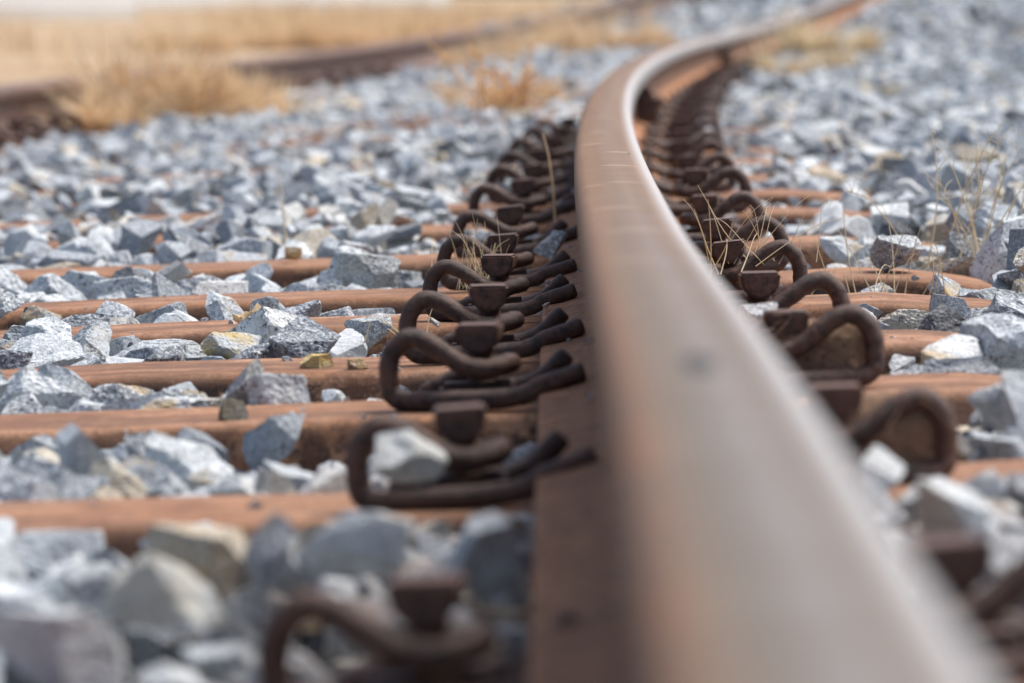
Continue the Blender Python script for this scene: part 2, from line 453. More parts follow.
def rock_planes(r):
    n = int(r.integers(9, 14))
    nrm = r.normal(size=(n, 3)); nrm /= np.linalg.norm(nrm, axis=1, keepdims=True)
    return nrm, r.uniform(0.42, 0.84, n)
def hashnoise(v, r, octs=3, f0=2.2):
    out = np.zeros(len(v)); amp = 1.0
    for o in range(octs):
        for _ in range(4):
            k = r.normal(size=3) * f0; out += amp * np.sin(v @ k + r.uniform(0, 6.3)) / 4
        f0 *= 2.3; amp *= 0.55
    return out
def ridge(v, r):
    # conchoidal chips: a few shallow scoops with sharp rims
    out = np.zeros(len(v))
    for _ in range(7):
        c = r.normal(size=3); c /= np.linalg.norm(c); c *= 0.75
        d = np.linalg.norm(v - c, axis=1) / r.uniform(0.25, 0.55)
        out -= np.maximum(0, 1 - d * d)
    return out
def rock(detail, planes, axes, r, rough=0.02):
    """crushed stone: a block broken off along random planes; detail 0 bare facets, 1 worn arrises, 2 and 3 fractured faces"""
    bm = bmesh.new()
    bmesh.ops.create_cube(bm, size=2.1)
    for n, h in zip(*planes):
        res = bmesh.ops.bisect_plane(bm, geom=bm.verts[:] + bm.edges[:] + bm.faces[:], plane_co=Vector(n * h), plane_no=Vector(n), clear_outer=True)
        cut = [e for e in res['geom_cut'] if isinstance(e, bmesh.types.BMEdge)]
        if len(cut) > 2: bmesh.ops.edgenet_fill(bm, edges=cut)
    bmesh.ops.remove_doubles(bm, verts=bm.verts, dist=0.06 if detail < 2 else 0.03)
    bmesh.ops.dissolve_degenerate(bm, edges=bm.edges, dist=0.01)
    if detail >= 1:
        bmesh.ops.bevel(bm, geom=list(bm.edges), offset=0.05, segments=1, affect='EDGES', clamp_overlap=True)
    bmesh.ops.triangulate(bm, faces=bm.faces)
    for it in range({0: 0, 1: 0, 2: 2, 3: 4, 4: 5}[detail]):
        lim = {0: 0.55, 1: 0.30, 2: 0.19, 3: 0.12, 4: 0.08}[it]
        long_e = [e for e in bm.edges if e.calc_length() > lim]
        if long_e: bmesh.ops.subdivide_edges(bm, edges=long_e, cuts=1, use_grid_fill=False)
        bmesh.ops.triangulate(bm, faces=bm.faces)
    bmesh.ops.recalc_face_normals(bm, faces=bm.faces)
    bm.normal_update()
    v = np.array([x.co for x in bm.verts]); nn = np.array([x.normal for x in bm.verts])
    bm.verts.index_update()
    f = np.array([[q.index for q in p.verts] for p in bm.faces])
    bm.free()
    if detail >= 2:
        v = v + nn * (ridge(v, r) * rough * 1.7 + hashnoise(v, r, 3, 3.2) * rough * 1.1 + r.normal(size=len(v)) * rough * (0.45 if detail > 2 else 0.3))[:, None]
    return v * np.asarray(axes), f

NPROTO = 36
PLANES = [rock_planes(rng) for _ in range(NPROTO)]
def rand_axes(r):
    return np.array([1.0, r.uniform(0.62, 0.95), r.uniform(0.45, 0.78)]) * 1.42
AXES = [rand_axes(rng) for _ in range(NPROTO)]
R0 = 0.0185
PROTO = {}
for sub, det in ((1, 0), (2, 1), (3, 2), (4, 3)):
    PROTO[sub] = [rock(det, (PLANES[i][0][:8], PLANES[i][1][:8]) if sub == 1 else PLANES[i], AXES[i], np.random.default_rng(100 + i), 0.026) for i in range(NPROTO)]

def rand_rot(r, tilt=0.5):
    az = r.uniform(0, 2 * math.pi); ax = r.uniform(0, 2 * math.pi)
    tl = r.normal() * tilt
    return (Matrix.Rotation(tl, 3, Vector((math.cos(ax), math.sin(ax), 0))) @ Matrix.Rotation(az, 3, 'Z'))

# ------------------------------------------------------------------ height field the stones are dropped on
CELL = 0.008
HX0, HX1, HY0, HY1 = -2.2, 2.0, 1.35, 9.6
hxs = np.arange(HX0, HX1, CELL); hys = np.arange(HY0, HY1, CELL)
HXg, HYg = np.meshgrid(hxs, hys)
Sg, Tg = to_st(HXg, HYg)
LEV = ballast_level(Sg, Tg)
H = LEV - 0.042
near_i = np.abs(Tg[..., None] - SLEEPER_T[None, None, :12]).argmin(-1)
dT = np.abs(Tg - SLEEPER_T[near_i])
on_sleeper = (dT < 0.108) & (Sg > -2.17) & (Sg < 0.405)
STOP = zprof(Sg) + rise(Tg)
H = np.where(on_sleeper, STOP - np.maximum(dT - 0.08, 0) * 0.9, H)
blocked = (np.abs(Sg) < 0.078) | ((np.abs(Sg) < 0.215) & (dT < 0.085)) | (np.abs(Sg + 1.74) < 0.08)
H0 = H.copy()

def drop_z(x, y, r, quant=0.55):
    i0 = int((y - HY0) / CELL); j0 = int((x - HX0) / CELL); k = max(1, int(r * 0.75 / CELL))
    a, b, c, d = i0 - k, i0 + k + 1, j0 - k, j0 + k + 1
    if a < 0 or c < 0 or b > H.shape[0] or d > H.shape[1]: return None
    q = np.sort(H[a:b, c:d], axis=None)
    return float(q[int(quant * (len(q) - 1))])
def stamp(x, y, z, v):
    """raise the height field with a stone's vertices (already rotated and scaled)"""
    up = v[v[:, 2] > 0]
    rx = np.abs(v[:, 0]).max(); ry = np.abs(v[:, 1]).max(); rz = v[:, 2].max()
    i0 = int((y - HY0) / CELL); j0 = int((x - HX0) / CELL)
    ki = max(1, int(ry / CELL)); kj = max(1, int(rx / CELL))
    a, b, c, d = max(0, i0 - ki), i0 + ki + 1, max(0, j0 - kj), j0 + kj + 1
    sub = H[a:b, c:d]
    if sub.size == 0: return
    yy = (np.arange(a, a + sub.shape[0]) - i0) * CELL / max(ry, 1e-3); xx = (np.arange(c, c + sub.shape[1]) - j0) * CELL / max(rx, 1e-3)
    q = 1 - (yy[:, None] ** 2 + xx[None, :] ** 2)
    np.maximum(sub, np.where(q > 0, z + rz * 0.9 * np.sqrt(np.maximum(q, 0)), -9), out=sub)

# ------------------------------------------------------------------ sleepers
def sleeper_mesh(seed):
    r = np.random.default_rng(seed)
    ss = np.array([-2.20, -2.17, -2.1, -1.9, -1.74, -1.5, -1.2, -0.9, -0.7, -0.55, -0.42, -0.3, -0.2, -0.1, 0, 0.1, 0.2, 0.25, 0.3, 0.35, 0.385, 0.405, 0.418, 0.426])
    drop = np.zeros(len(ss)); drop[0] = 0.07; drop[1] = 0.015
    drop[-1] = 0.085; drop[-2] = 0.035; drop[-3] = 0.010; drop[-4] = 0.002
    hp = [(0.068, -0.0003), (0.0755, -0.0020), (0.0800, -0.0062), (0.0825, -0.0125), (0.0865, -0.030), (0.094, -0.060), (0.110, -0.10)]
    prof = [(-v, w) for v, w in reversed(hp)] + [(-0.03, 0), (0.03, 0)] + hp
    V = []; fl = []
    for s, d in zip(ss, drop):
        dent = r.normal() * 0.0009
        for v, w in prof:
            V.append((s, v + r.normal() * 0.0007, float(zprof(s)) + max(w - d, -0.10) + dent))
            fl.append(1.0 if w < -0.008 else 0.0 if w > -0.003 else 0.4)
    n = len(prof); F = []
    for i in range(len(ss) - 1):
        for j in range(n):
            j2 = (j + 1) % n
            F.append((i * n + j, (i + 1) * n + j, (i + 1) * n + j2, i * n + j2))
    F.append(tuple(range(n))); F.append(tuple(reversed(range((len(ss) - 1) * n, len(ss) * n))))
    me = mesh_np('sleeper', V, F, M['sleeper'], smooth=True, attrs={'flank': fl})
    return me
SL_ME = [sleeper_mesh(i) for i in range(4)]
ORD = ['first', 'second', 'third', 'fourth', 'fifth', 'sixth', 'seventh', 'eighth', 'ninth', 'tenth', 'eleventh', 'twelfth', 'thirteenth', 'fourteenth', 'fifteenth', 'sixteenth', 'seventeenth', 'eighteenth', 'nineteenth', 'twentieth']
SL_LOOK = {0: 'rusty steel sleeper under the blurred clip at the bottom edge, nearest of all',
           1: 'blurred orange steel sleeper, second up from the bottom of the picture',
           2: 'orange steel sleeper with a dark brown stone lying on it, third from the bottom',
           3: 'orange steel sleeper with a flat yellowish stone on it, fourth from the bottom',
           4: 'rusty steel sleeper with black scaly flank, fifth from the bottom',
           5: 'rusty steel sleeper carrying the big two-tone stone right of the rail, sixth from the bottom'}
def frame_at(s, t, slope=0.0, z=0.0, flip=False):
    x, y, th = pt(s, t)
    n = Vector((math.cos(th), -math.sin(th), slope)).normalized()
    tg = Vector((math.sin(th), math.cos(th), 0))
    if flip: n, tg = -n, -tg
    w = n.cross(tg)
    m = Matrix.Identity(4)
    for i in range(3):
        m[i][0], m[i][1], m[i][2] = n[i], tg[i], w[i]
    m[0][3], m[1][3], m[2][3] = x, y, z
    return m
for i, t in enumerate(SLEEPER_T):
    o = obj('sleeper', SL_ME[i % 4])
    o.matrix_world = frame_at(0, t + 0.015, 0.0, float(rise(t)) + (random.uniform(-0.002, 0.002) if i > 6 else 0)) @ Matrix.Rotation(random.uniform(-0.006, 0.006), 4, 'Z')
    lab = SL_LOOK.get(i) or (f'rusty steel sleeper half buried in ballast, {ORD[i]} from the bottom' if i < 14 else 'blurred far steel sleeper nearly buried in grey ballast along the bend')
    tag(o, lab, 'railway sleeper', 'steel sleepers under the track')

# ------------------------------------------------------------------ rails
FOOT = [(-0.070, 0.0), (0.070, 0.0), (0.0702, 0.0075), (0.067, 0.0092), (0.050, 0.0120), (0.026, 0.0185), (0.0135, 0.029), (0.0095, 0.040), (-0.0095, 0.040), (-0.0135, 0.029), (-0.026, 0.0185), (-0.050, 0.0120), (-0.067, 0.0092), (-0.0702, 0.0075)]
WEB = [(-0.0093, 0.0402), (0.0093, 0.0402), (0.008, 0.052), (0.008, 0.098), (0.0105, 0.1098), (-0.0105, 0.1098), (-0.008, 0.098), (-0.008, 0.052)]
HEAD = [(-0.0115, 0.110), (0.0115, 0.110), (0.033, 0.1195), (0.0352, 0.1225)]
arc = [(0.0352, 0.141)] + [(0.0217 + 0.0133 * math.cos(a), 0.1440 + 0.0133 * math.sin(a)) for a in np.radians([8, 22, 36, 50, 64, 76])] + [(0.017, 0.1580), (0.008, 0.1588)]
HEAD += arc + [(0, 0.159)] + [(-u, w) for u, w in reversed(arc)] + [(-0.0352, 0.1225), (-0.033, 0.1195)]

def rail_part(name, prof, s0, slope, ts, mat, parent, smooth, z0=0.004):
    n = len(prof)
    P = np.array(prof)
    V = np.zeros((len(ts), n, 3))
    for i, t in enumerate(ts):
        x, y, th = pt(s0, t)
        z = float(zprof(s0) + (rail_rise(t) if s0 == 0 else rise(t))) + z0
        nn = Vector((math.cos(th), -math.sin(th), slope)).normalized()
        up = nn.cross(Vector((math.sin(th), math.cos(th), 0)))
        V[i] = np.array([x, y, z]) + P[:, :1] * np.array(nn) + P[:, 1:] * np.array(up)
    idx = np.arange(len(ts) * n).reshape(len(ts), n)
    nxt = np.roll(idx, -1, axis=1)
    faces = np.stack([idx[:-1], idx[1:], nxt[1:], nxt[:-1]], -1).reshape(-1, 4)[:, ::-1]
    me = mesh_np(name, V.reshape(-1, 3), faces, mat, smooth=smooth)
    uvl = me.uv_layers.new(name='track')
    vi = np.zeros(len(me.loops), dtype=np.int32); me.loops.foreach_get('vertex_index', vi)
    uv = np.stack([P[vi % n, 0], np.asarray(ts)[vi // n]], -1).astype(np.float32)
    uvl.data.foreach_set('uv', uv.ravel())
    return obj(name, me, parent)
def squat(P): return [(u, w * 0.90) for u, w in P]
FOOT, WEB, HEAD = squat(FOOT), squat(WEB), squat(HEAD)
TS = np.concatenate([np.arange(-2.5, 20, 0.12), np.arange(20, 120, 0.5)])
rail = bpy.data.objects.new('rail', None); col.objects.link(rail)
tag(rail, 'long steel rail with worn tan head, running from the foreground and curving right', 'rail', 'rails of the track')
rail_part('rail_foot', FOOT, 0.0, 0.05, TS, M['webfoot'], rail, False)
rail_part('rail_web', WEB, 0.0, 0.05, TS, M['web'], rail, False)
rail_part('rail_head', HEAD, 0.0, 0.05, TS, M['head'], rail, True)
rail2 = bpy.data.objects.new('rail', None); col.objects.link(rail2)
tag(rail2, 'dark rusty rail across the blurred top left background', 'rail', 'rails of the track')
TS2 = np.arange(-2.5, 120, 0.4)
rail_part('rail_foot', FOOT, -1.74, 0.0, TS2, M['old_rail'], rail2, False)
rail_part('rail_web', WEB, -1.74, 0.0, TS2, M['old_rail'], rail2, False)
rail_part('rail_head', HEAD, -1.74, 0.0, TS2, M['old_rail'], rail2, True)

# ------------------------------------------------------------------ rail clips: bent spring rod, hammer-head bolt
def catmull(P, n=5):
    P = np.array(P); Q = np.vstack([2 * P[0] - P[1], P, 2 * P[-1] - P[-2]]); out = []
    for i in range(1, len(Q) - 2):
        for k in range(n):
            u = k / n
            out.append(0.5 * ((2 * Q[i]) + (-Q[i - 1] + Q[i + 1]) * u + (2 * Q[i - 1] - 5 * Q[i] + 4 * Q[i + 1] - Q[i + 2]) * u * u + (-Q[i - 1] + 3 * Q[i] - 3 * Q[i + 1] + Q[i + 2]) * u ** 3))
    out.append(P[-1])
    return np.array(out)
def tube(path, rad, sides=10, cap=True):
    path = np.asarray(path); n = len(path)
    rad = np.full(n, rad) if np.isscalar(rad) else np.asarray(rad)
    tan = np.gradient(path, axis=0); tan /= np.linalg.norm(tan, axis=1, keepdims=True) + 1e-9
    ref = np.array([0.0, 0.0, 1.0]) if abs(tan[0][2]) < 0.9 else np.array([1.0, 0, 0])
    V = []; a = np.linspace(0, 2 * np.pi, sides, endpoint=False)
    for i in range(n):
        u = ref - tan[i] * (ref @ tan[i]); u /= np.linalg.norm(u) + 1e-9; ref = u
        v = np.cross(tan[i], u)
        V.append(path[i] + rad[i] * (np.cos(a)[:, None] * u + np.sin(a)[:, None] * v))
    V = np.vstack(V); F = []
    for i in range(n - 1):
        for j in range(sides):
            k = (j + 1) % sides
            F.append((i * sides + j, i * sides + k, (i + 1) * sides + k, (i + 1) * sides + j))
    if cap:
        F.append(tuple(reversed(range(sides)))); F.append(tuple(range((n - 1) * sides, n * sides)))
    return V, F
# local frame: +X outward from the rail foot edge, Z up from the sleeper; the rod springs out of a slot in the sleeper,
# arches over, dips under the bolt head, turns back in a tight loop and runs out again to the two toes on the rail foot
SPRING = [(-0.036, -0.038, 0.0245), (-0.020, -0.041, 0.0200), (-0.005, -0.043, 0.0160), (0.0065, -0.043, 0.0105), (0.022, -0.041, 0.0078), (0.055, -0.035, 0.0072), (0.083, -0.027, 0.0068), (0.100, -0.0215, 0.0072), (0.1072, -0.019, 0.0130), (0.1085, -0.018, 0.0220),
          (0.1082, -0.018, 0.0340), (0.1035, -0.018, 0.0455), (0.0925, -0.0185, 0.0530), (0.0795, -0.0195, 0.0495), (0.066, -0.0205, 0.0400), (0.052, -0.021, 0.0310), (0.038, -0.0205, 0.0280),
          (0.0275, -0.017, 0.0290), (0.0205, -0.008, 0.0300), (0.0195, 0.004, 0.0300), (0.026, 0.013, 0.0285), (0.042, 0.0185, 0.0255), (0.057, 0.021, 0.0205), (0.070, 0.0235, 0.0150), (0.080, 0.0265, 0.0105), (0.084, 0.0305, 0.0080), (0.078, 0.0345, 0.0072), (0.068, 0.036, 0.0072),
          (0.055, 0.036, 0.0074), (0.028, 0.036, 0.0080), (0.008, 0.035, 0.0110), (-0.004, 0.034, 0.0165), (-0.013, 0.033, 0.0245), (-0.021, 0.032, 0.0320)]
def clip_mesh(sign, n, sides):
    Vv, Ff, k = [], [], 0
    for P, rad in ((SPRING, 0.0074),):
        C = catmull([(u, v * sign, w) for u, v, w in P], n)
        rr = np.full(len(C), rad) * (1 + 0.03 * np.sin(np.arange(len(C)) * 1.3)); rr[-1] *= 0.8; rr[0] *= 0.85
        V, F = tube(C, rr, sides)
        Vv.append(V); Ff += [tuple(i + k for i in f) for f in F]; k += len(V)
    return mesh_np('spring_rod', np.vstack(Vv), Ff, M['clip'], smooth=True)
CLIP_ME = {-1: clip_mesh(-1, 5, 12), 1: clip_mesh(1, 5, 12)}
CLIP_LO = {-1: clip_mesh(-1, 2, 6), 1: clip_mesh(1, 2, 6)}
# hammer head: flat top, half-round underside, lying across the rods
bm = bmesh.new()
cx = 0.043
prof = [(cx - 0.0165, 0.0590), (cx + 0.0165, 0.0590)] + [(cx + 0.0160 * math.cos(a), 0.0530 - 0.0155 * math.sin(a)) for a in np.radians([0, 22, 45, 68, 90, 112, 135, 158, 180])]
front = [bm.verts.new((u, -0.017, w)) for u, w in prof]; back = [bm.verts.new((u, 0.017, w)) for u, w in prof]
bm.faces.new(front); bm.faces.new(list(reversed(back)))
for i in range(len(prof)):
    k = (i + 1) % len(prof)
    bm.faces.new((front[k], front[i], back[i], back[k]))
bmesh.ops.recalc_face_normals(bm, faces=bm.faces)
bmesh.ops.bevel(bm, geom=[e for e in bm.edges if e.calc_face_angle(0) > 0.9], offset=0.0020, segments=2, affect='EDGES')
BOLT_ME = bpy.data.meshes.new('bolt_head'); bm.to_mesh(BOLT_ME); bm.free(); BOLT_ME.materials.append(M['bolt'])
V, F = tube([(cx, 0, -0.004), (cx, 0, 0.02), (cx, 0, 0.044)], 0.010, 10)
SHANK_ME = mesh_np('bolt_shank', V, F, M['bolt'], smooth=True)

bm = bmesh.new()
bmesh.ops.create_cube(bm, size=1.0, matrix=Matrix.Translation((cx + 0.002, 0.004, 0.009)) @ Matrix.Diagonal((0.056, 0.026, 0.018, 1)))
bmesh.ops.bevel(bm, geom=list(bm.edges), offset=0.004, segments=2, affect='EDGES')
SHADE_FILL_ME = bpy.data.meshes.new('shade_fill'); bm.to_mesh(SHADE_FILL_ME); bm.free(); SHADE_FILL_ME.materials.append(M['clip'])  # added dark block, stands in for the shade under the bolt head
def clip(t, side, label, group, s_rail=0.0, lo=False):
    root = bpy.data.objects.new('rail_clip', None); col.objects.link(root)
    s = s_rail + side * 0.0705
    seat = 0.05 if s_rail == 0 else 0.046
    z = float(zprof(s) + rise(t)) + 0.002
    root.matrix_world = frame_at(s, t, seat, z, flip=(side < 0)) @ Matrix.Rotation(random.uniform(-0.09, 0.09), 4, 'Z') @ Matrix.Rotation(random.uniform(-0.05, 0.05), 4, 'Y') @ Matrix.Scale(random.uniform(0.96, 1.04), 4)
    obj('spring_rod', (CLIP_LO if lo else CLIP_ME)[side], root)
    b = obj('bolt_head', BOLT_ME, root)
    b.rotation_euler = (0, random.uniform(-0.05, 0.05), random.uniform(-0.08, 0.08))
    if not lo:
        obj('bolt_shank', SHANK_ME, b)
        obj('shade_fill', SHADE_FILL_ME, root)
    tag(root, label, 'rail clip', group)
    return root
for i, t in enumerate(SLEEPER_T):
    if t > 22: break
    for side, nm in ((-1, 'left'), (1, 'right')):
        if side < 0 and t > 9.0 or t > 19.5: continue
        if i == 0: lab = {'left': 'large blurred dark spring clip at the bottom edge, left of the near rail', 'right': 'blurred dark spring clip cut by the right edge, lowest right of the near rail'}[nm]
        elif i in (1, 2) and nm == 'right': lab = {1: 'brown spring clip choked with dry mud, the lower of two right of the rail', 2: 'brown spring clip choked with dry mud, the upper of two right of the rail'}[i]
        elif i < 20: lab = f'dark rusty spring clip {nm} of the near rail, {ORD[i]} counted from the bottom'
        else: lab = f'small blurred rusty clip in the far run on the {nm} side of the near rail'
        clip(t, side, lab, f'spring clips along the {nm} side of the near rail', lo=(i > 13))
for i, t in enumerate(SLEEPER_T):
    if 10.5 < t < 20:
        clip(t, 1, 'dark blurred clip at the foot of the far rusty rail', 'clips along the far rail', -1.74, lo=True)

# steel blocks against the web on the inside of the bend
for (t, lab) in ((9.35, 'dark steel block bolted to the rail web where the bend starts'), (17.2, 'smaller looking dark steel block on the rail web farther round the bend')):
    bm = bmesh.new()
    pr = [(0.012, 0.030), (0.060, 0.022), (0.062, 0.050), (0.046, 0.105), (0.014, 0.112)]
    a = [bm.verts.new((u, -0.055, w)) for u, w in pr]; b = [bm.verts.new((u, 0.055, w)) for u, w in pr]
    bm.faces.new(a); bm.faces.new(list(reversed(b)))
    for i in range(len(pr)):
        k = (i + 1) % len(pr); bm.faces.new((a[k], a[i], b[i], b[k]))
    bmesh.ops.recalc_face_normals(bm, faces=bm.faces)
    bmesh.ops.bevel(bm, geom=list(bm.edges), offset=0.006, segments=2, affect='EDGES')
    me = bpy.data.meshes.new('rail_block'); bm.to_mesh(me); bm.free(); me.materials.append(M['clip'])
    o = obj('rail_block', me); o.matrix_world = frame_at(0, t, 0.05, float(rise(t)) + 0.004)
    tag(o, lab, 'rail block', 'steel blocks on the rail web')
    for k in (-0.03, 0.03):
        V, F = tube([(0.05, k, 0.07), (0.072, k, 0.072)], 0.011, 6)
        obj('bolt', mesh_np('bolt', V, F, M['bolt']), o)

# ------------------------------------------------------------------ notable stones, each a thing of its own
def hero(px, py, w, h, dep, label, tone, stain=None, amt=0.5, rot=(0, 0, 0), seed=0, z=None, boxy=1.0):
    """px,py: where its middle was measured; dep: metres from the camera; w,h: apparent size in metres"""
    x = (px - 552) / F_PX * dep
    zc = CAM_Z - (py + 5) / F_PX * dep
    r = np.random.default_rng(seed)
    v, f = rock(3, rock_planes(r), (1, 1, 1), r, 0.026)
    R = np.array((Matrix.Rotation(rot[2], 3, 'Z') @ Matrix.Rotation(rot[1], 3, 'Y') @ Matrix.Rotation(rot[0], 3, 'X')))
    v = v * np.array([1.0, 0.8, 1.0])
    ext = v.max(0) - v.min(0); v = (v - (v.max(0) + v.min(0)) / 2) / ext
    v = v * np.array([w, boxy * 0.5 * (w + h), h]) @ R.T
    key = f'granite_{seed}'
    o = obj('stone', mesh_np('stone', v, f, granite(key, None, tone, stain or (0.46, 0.36, 0.2), amt if stain else 0.12)), loc=(x, dep, zc))
    tag(o, label, 'stone')
    if HY0 + 0.1 < dep < HY1 - 0.1: stamp(x, dep, zc, v)
    return o
PALE = (0.66, 0.70, 0.71); MID = (0.42, 0.47, 0.50); BLUE = (0.50, 0.56, 0.61)
HEROES = [
 (897, 255, 0.059, 0.043, 4.63, 'grey stone with a dark underside perched on a sleeper right of the rail', MID, None, 0, (0.3, 0.25, 0.4), 3),
 (366, 332, 0.036, 0.040, 4.11, 'tilted grey block with dark lower face leaning on a sleeper beside the left clips', MID, None, 0, (0.5, 0.35, 0.3), 5),
 (316, 363, 0.031, 0.014, 3.72, 'small flat yellowish stone lying on the fourth sleeper', (0.40, 0.36, 0.27), (0.58, 0.43, 0.16), 0.9, (0, -0.1, 0.2), 7),
 (356, 365, 0.019, 0.011, 3.70, 'tiny brown stone lying on the fourth sleeper', (0.30, 0.20, 0.11), (0.40, 0.28, 0.13), 0.8, (0, 0, 0.4), 9),
 (236, 416, 0.025, 0.018, 3.27, 'dark brownish stone lying on the third sleeper', (0.13, 0.11, 0.085), (0.12, 0.11, 0.05), 0.7, (0.2, 0.2, 0.3), 11),
 (136, 408, 0.068, 0.027, 3.47, 'broad pale block with flat top between the third and fourth sleepers', PALE, None, 0, (0, 0, 0), 36),
 (242, 388, 0.022, 0.052, 3.43, 'tall thin grey slab standing between two left sleepers', (0.33, 0.35, 0.37), None, 0, (0, 0.55, 0.2), 15),
 (275, 402, 0.055, 0.045, 3.40, 'rounded white granite stone beside the thin standing slab', PALE, None, 0, (0.2, 0, 0), 17),
 (228, 350, 0.052, 0.034, 3.95, 'stone with an ochre stained top behind the fourth sleeper', BLUE, (0.55, 0.42, 0.18), 0.9, (0, 0.2, 0), 19),
 (158, 357, 0.098, 0.034, 3.98, 'large pale stone with a sloping back against the fifth sleeper', BLUE, None, 0, (0, -0.15, 0), 21),
 (370, 272, 0.076, 0.042, 4.92, 'large two-tone stone resting between left sleepers near the clips', MID, None, 0, (0, 0.1, 0.3), 23),
 (166, 277, 0.056, 0.030, 5.02, 'grey slab tilted up to the right between left sleepers', (0.45, 0.46, 0.46), None, 0, (0.3, -0.5, 0.1), 25),
 (293, 253, 0.022, 0.016, 5.25, 'small ochre stone among grey ballast left of the rail', (0.50, 0.36, 0.16), (0.58, 0.42, 0.18), 0.8, (0, 0, 0), 27),
 (552, 244, 0.040, 0.014, 4.93, 'long dark splinter of stone leaning against the left side of the rail', (0.20, 0.21, 0.23), None, 0, (0.5, -0.85, 0.2), 29),
 (404, 460, 0.046, 0.034, 2.60, 'pale stone wedged inside the second left clip', PALE, None, 0, (0.3, 0.35, 0.5), 131),
 (160, 590, 0.062, 0.036, 2.15, 'big blurred stone with ochre patches in the bottom left corner', (0.52, 0.57, 0.60), (0.52, 0.43, 0.25), 0.35, (0, 0.1, 0), 33),
 (266, 560, 0.024, 0.046, 2.15, 'blurred dark pointed stone behind the lowest left clip', (0.24, 0.26, 0.29), None, 0, (0, 0.1, 0), 35),
 (362, 545, 0.046, 0.040, 2.25, 'blurred pale angular stone left of the lowest bolt head', PALE, None, 0, (0, 0.3, 0), 37),
 (484, 555, 0.042, 0.042, 2.20, 'blurred bluish stone between the lowest clip and the rail', BLUE, None, 0, (0, 0.2, 0.3), 39),
 (947, 515, 0.046, 0.034, 2.30, 'blurred pale stone with dark side right of the rail', PALE, None, 0, (0, 0.5, 0), 41),
 (880, 480, 0.026, 0.034, 2.45, 'small blurred pale stone touching the right side of the rail', PALE, None, 0, (0, 0.3, 0), 43),
 (349, 236, 0.026, 0.034, 5.65, 'upright grey wedge of stone standing left of the clips', MID, None, 0, (0, -0.15, 0), 45),
 (970, 190, 0.042, 0.028, 6.70, 'almost black stone in the ballast at the right edge', (0.10, 0.105, 0.12), None, 0, (0, -0.3, 0), 47),
 (1014, 277, 0.032, 0.018, 4.42, 'dark grey stone at the right picture edge on a sleeper end', (0.25, 0.27, 0.3), None, 0, (0, -0.2, 0), 49),
 (757, 316, 0.030, 0.034, 3.55, 'small white stone close against the right side of the rail', (0.66, 0.68, 0.70), None, 0, (0, 0.4, 0), 51),
]
for h in HEROES: hero(*h)

# ------------------------------------------------------------------ ballast: the near stones one by one, the rest as a mass
placed = []          # x, y, z, proto, scale, rot(3x3), t, top exposure
def visible_x(y, m=0.35):
    return -(552 / F_PX) * y - m, (472 / F_PX) * y + m
cover_keep = rng.random(20000)
tries = 0
N_NEAR = 30000
ys = np.sqrt(rng.uniform(1.45 ** 2, 9.5 ** 2, 190000))
for y in ys:
    if len(placed) >= N_NEAR: break
    lo, hi = visible_x(y)
    x = rng.uniform(lo, hi)
    i0 = int((y - HY0) / CELL); j0 = int((x - HX0) / CELL)
    if not (0 <= i0 < H.shape[0] and 0 <= j0 < H.shape[1]) or blocked[i0, j0]: continue
    s, t = Sg[i0, j0], Tg[i0, j0]
    if s < -2.5: continue
    size = float(np.clip(rng.lognormal(-0.08, 0.44), 0.38, 1.95))
    r = size * R0
    size *= 1.0 - 0.36 * float(smooth01((t - 4.6) / 1.5)); r = size * R0
    if t < 3.2: size = min(size, 1.35)
    if t < 5.2: size = min(size, 1.7)
    r = size * R0
    bare = t < 4.95 or (s > 0.07 and t < 5.6)
    if on_sleeper[i0, j0]:
        if bare and rng.random() > 0.002: continue
        if not bare and -0.75 < s < 0.42 and rng.random() < 0.78: continue
        if abs(s) < 0.26 : continue
        size = min(size, 1.1); r = size * R0
    if abs(s) < 0.25: size = min(size, 0.85); r = size * R0
    z = drop_z(x, y, r)
    if z is None: continue
    lev = LEV[i0, j0]
    if z > lev - 0.006 + 0.012 * rng.random(): continue
    i = int(rng.integers(NPROTO)); R = np.array(rand_rot(rng, 0.45))
    v = PROTO[2][i][0] * r @ R.T
    zb = -v[:, 2].min()
    zc = z + zb * 0.72
    # keep stones off the sleeper edge faces that the photo shows clear
    if bare and -2.1 < s < 0.38 and dT[i0, j0] < 0.13 and zc + v[:, 2].max() > STOP[i0, j0] + 0.016: continue
    stamp(x, y, zc, v)
    placed.append((x, y, zc, i, size, R, t, s))
print('near stones', len(placed))

# choose the stones that show largest
def exposure(p):
    x, y, zc, i, size, R, t, s = p
    px = 552 + F_PX * x / y; py = -5 + F_PX * (CAM_Z - zc) / y
    if not (-25 < px < 1050 and 60 < py < 720): return 0
    i0 = int((y - HY0) / CELL); j0 = int((x - HX0) / CELL)
    top = zc + size * R0 * 0.55
    if H[i0, j0] > top + 0.012: return 0
    if abs(px - (600 + 0.22 * max(0, py - 300))) < 40 and s > -0.05 and s < 0.1: return 0
    return size / y
exp_ = np.array([exposure(p) for p in placed])
order = np.argsort(-exp_)
SINGLE = set(order[:300].tolist())
def dust_at(s):
    return float(0.75 * smooth01((0.34 - abs(s)) / 0.22) * rng.uniform(0.2, 1.0))
ROCK_ME = [mesh_np('stone', PROTO[4][i][0] * R0, PROTO[4][i][1], M['stone_obj']) for i in range(NPROTO)]
for k in SINGLE:
    x, y, zc, i, size, R, t, s = placed[k]
    m = Matrix.LocRotScale(Vector((x, y, zc)), Matrix(R.tolist()).to_quaternion(), Vector((size,) * 3))
    o = obj('stone', ROCK_ME[i], bed, mw=m)
    o.color = (dust_at(s), 0, 0, 1)

